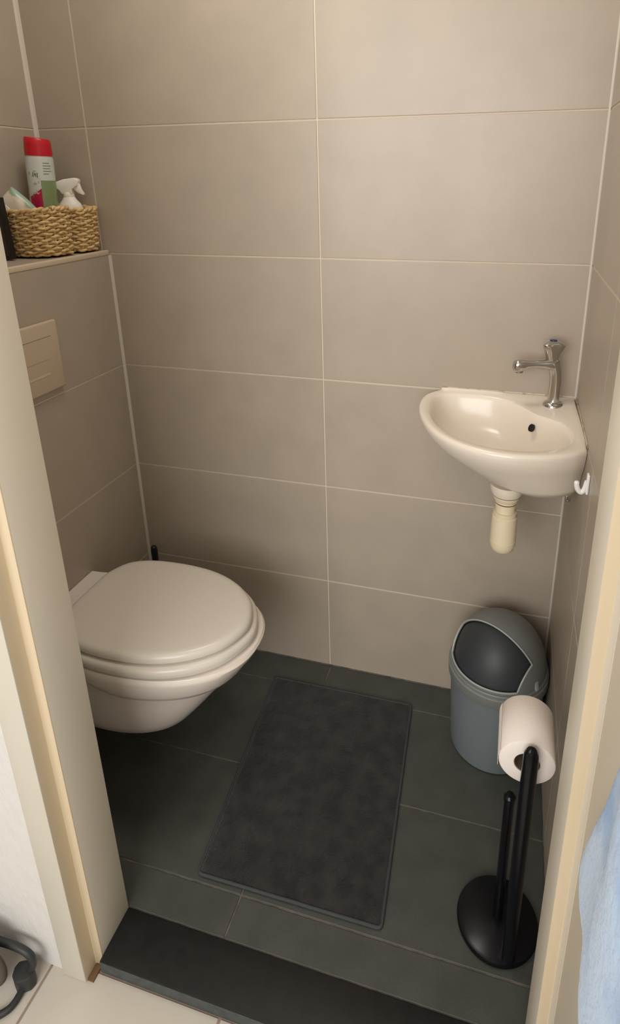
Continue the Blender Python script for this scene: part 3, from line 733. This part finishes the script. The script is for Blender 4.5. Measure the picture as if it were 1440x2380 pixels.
# pack of wipes leaning in the basket
wp = thing('wipes_pack', 'white and pale green soft pack of wipes leaning in the left of the basket', 'pack', (-0.111, -0.172, LZ+0.100))
mb = MB(); n = 28; R = []
for k in range(15):
    t = -1+2*k/14; th_ = 0.016*(1-abs(t)**2.6)**0.6+0.0012; ww = 0.044*(1-0.06*abs(t)**6)
    R.append([(t*0.040, th_*math.copysign(abs(math.sin(a))**0.7, math.sin(a))+0.0012*math.sin(7*a+5*t), ww*math.copysign(abs(math.cos(a))**0.55, math.cos(a))) for a in [2*PI*j/n for j in range(n)]])
pk = mb.rings(R).build('pack_film', M['wipes'], wp, smooth=60)
wp.rotation_euler = Matrix((Vector((0.655, 0.212, -0.725)), Vector((-0.308, 0.951, 0.0)), Vector((0.690, 0.223, 0.689)))).transposed().to_euler()
fr = MB().box(-0.020, 0.020, -0.0182, -0.0150, -0.026, 0.006).build('reseal_flap', 'spray', wp, bevel=0.0012)

# dark framed panel at the far left of the ledge
pf_ = thing('picture_frame', 'dark framed panel standing at the left end of the basket on the ledge', 'frame', (-0.112, -0.224, LZ))
pf_.rotation_euler = (0, math.radians(-3.0), 0); F = 0.135; Wd = 0.027
mb = MB()
for x0, x1, z0, z1 in ((-Wd, -Wd+0.006, 0, F), (Wd-0.006, Wd, 0, F), (-Wd+0.006, Wd-0.006, 0, 0.006), (-Wd+0.006, Wd-0.006, F-0.006, F)):
    mb.box(x0, x1, -0.007, 0.007, z0, z1)
mb.build('frame_border', 'frame_b', pf_, smooth=None)
MB().box(-Wd+0.005, Wd-0.005, -0.003, 0.004, 0.005, F-0.005).build('frame_panel', 'frame_p', pf_, smooth=None)

# ------------------------------------------------------------------ towel on the open door
tw = thing('towel', 'fluffy light blue towel hanging on the open cream door at the right edge', 'towel', (XT, -1.06, 1.0))
def puffy(rows, thick, ph, name):
    R = []; n = 30
    for z, ya, yb in rows:
        ring = []
        for i in range(n+1):
            s = i/n; y = ya+(yb-ya)*s
            e = (1-abs(2*s-1)**6)**0.5
            fold = 0.0045*math.sin(s*11+ph+z*3)*e+0.003*noise.noise(Vector((y*14, z*9, ph)))
            ring.append((XT-0.0035-thick*e*1.0-max(fold, -thick*0.5)*e, y, z))
        for i in range(n, -1, -1):
            s = i/n; ring.append((XT-0.0008, ya+(yb-ya)*s, z))
        R.append(ring)
    mb = MB().rings(R)
    o = part(name, mb, 'towel', tw, smooth=180)
    sd = o.modifiers.new('sub', 'SUBSURF'); sd.levels = 2; sd.render_levels = 2
    tex = bpy.data.textures.new('towel_fluff', 'CLOUDS'); tex.noise_scale = 0.006
    dm = o.modifiers.new('fluff', 'DISPLACE'); dm.texture = tex; dm.strength = 0.0022; dm.mid_level = 0.5; dm.texture_coords = 'GLOBAL'
def rows_from(pts, back, n):
    "pts: (z, front y) from top to bottom"
    out = []
    for k in range(n+1):
        t = k/n; z = pts[0][0]+(pts[-1][0]-pts[0][0])*t
        for (za, ya), (zb, yb) in zip(pts, pts[1:]):
            if zb <= z <= za+1e-9:
                s = (za-z)/(za-zb); y = ya+(yb-ya)*s; break
        out.append((z, y, back(z)))
    return out
puffy(rows_from([(1.37, -1.045), (1.2, -1.02), (0.971, -0.963), (0.852, -0.927), (0.759, -0.890), (0.72, -0.876), (0.700, -0.873), (0.690, -0.878), (0.684, -0.892)], lambda z: -1.075-(1.37-z)*0.12, 34), 0.0180, 0.3, 'front_fold')
puffy(rows_from([(1.36, -1.05), (1.1, -1.02), (0.78, -0.962), (0.735, -0.968), (0.69, -0.985), (0.62, -1.0), (0.50, -1.012), (0.36, -1.02), (0.35, -1.03)], lambda z: -1.08-(1.36-z)*0.17, 38), 0.0150, 2.1, 'back_fold')

# ------------------------------------------------------------------ dark stand foot at the bottom left of the hallway
fs = thing('floor_stand', 'dark bent-tube stand with a joint block on the cream hallway tiles by the white wall', 'stand', (0.2, -0.86, HF))
P = crom([(0.02, -0.838, 0.030), (0.134, -0.838, 0.042), (0.199, -0.838, 0.048), (0.224, -0.838, 0.050), (0.247, -0.838, 0.047), (0.260, -0.838, 0.037), (0.261, -0.838, 0.018), (0.256, -0.841, 0.002)], 5, False)
part('upper_tube', MB().tube(P, 0.0066, 16), 'tube', fs, smooth=60)
prof = [(0.224, -0.846), (0.226, -0.836), (0.240, -0.830), (0.258, -0.835), (0.266, -0.845), (0.263, -0.855), (0.250, -0.864), (0.240, -0.864), (0.229, -0.858)]
mb = MB().prism(prof, HF+0.0008, HF+0.034)
part('joint_block', mb, 'tube', fs, bevel=0.003, seg=2)
P = crom([(0.247, -0.852, -0.0225), (0.249, -0.866, -0.0232), (0.249, -0.880, -0.0232), (0.244, -0.892, -0.0232), (0.226, -0.908, -0.0232), (0.198, -0.925, -0.0232), (0.12, -0.94, -0.0232)], 6, False)
part('lower_tube', MB().tube(P, 0.0062, 16), 'tube', fs, smooth=60)
mb = MB(); cw = Vector((0.168, -0.868, HF+0.0652)); n = 40
ring = [cw+Vector((0.0575*math.cos(2*PI*j/n), 0.0, 0.0575*math.sin(2*PI*j/n))) for j in range(n)]
wh = part('wheel', mb.tube(ring, 0.0074, 12, closed=True), 'tyre', fs, smooth=60)
mb = MB(); mb.rings([[cw+Vector((0.0525*math.cos(2*PI*j/n), y, 0.0525*math.sin(2*PI*j/n))) for j in range(n)] for y in (-0.004, 0.004)])
mb.tube([cw+Vector((0, 0.003, 0)), cw+Vector((0, 0.030, 0.0))], 0.004, 10)
part('wheel_hub', mb, 'tube', fs)
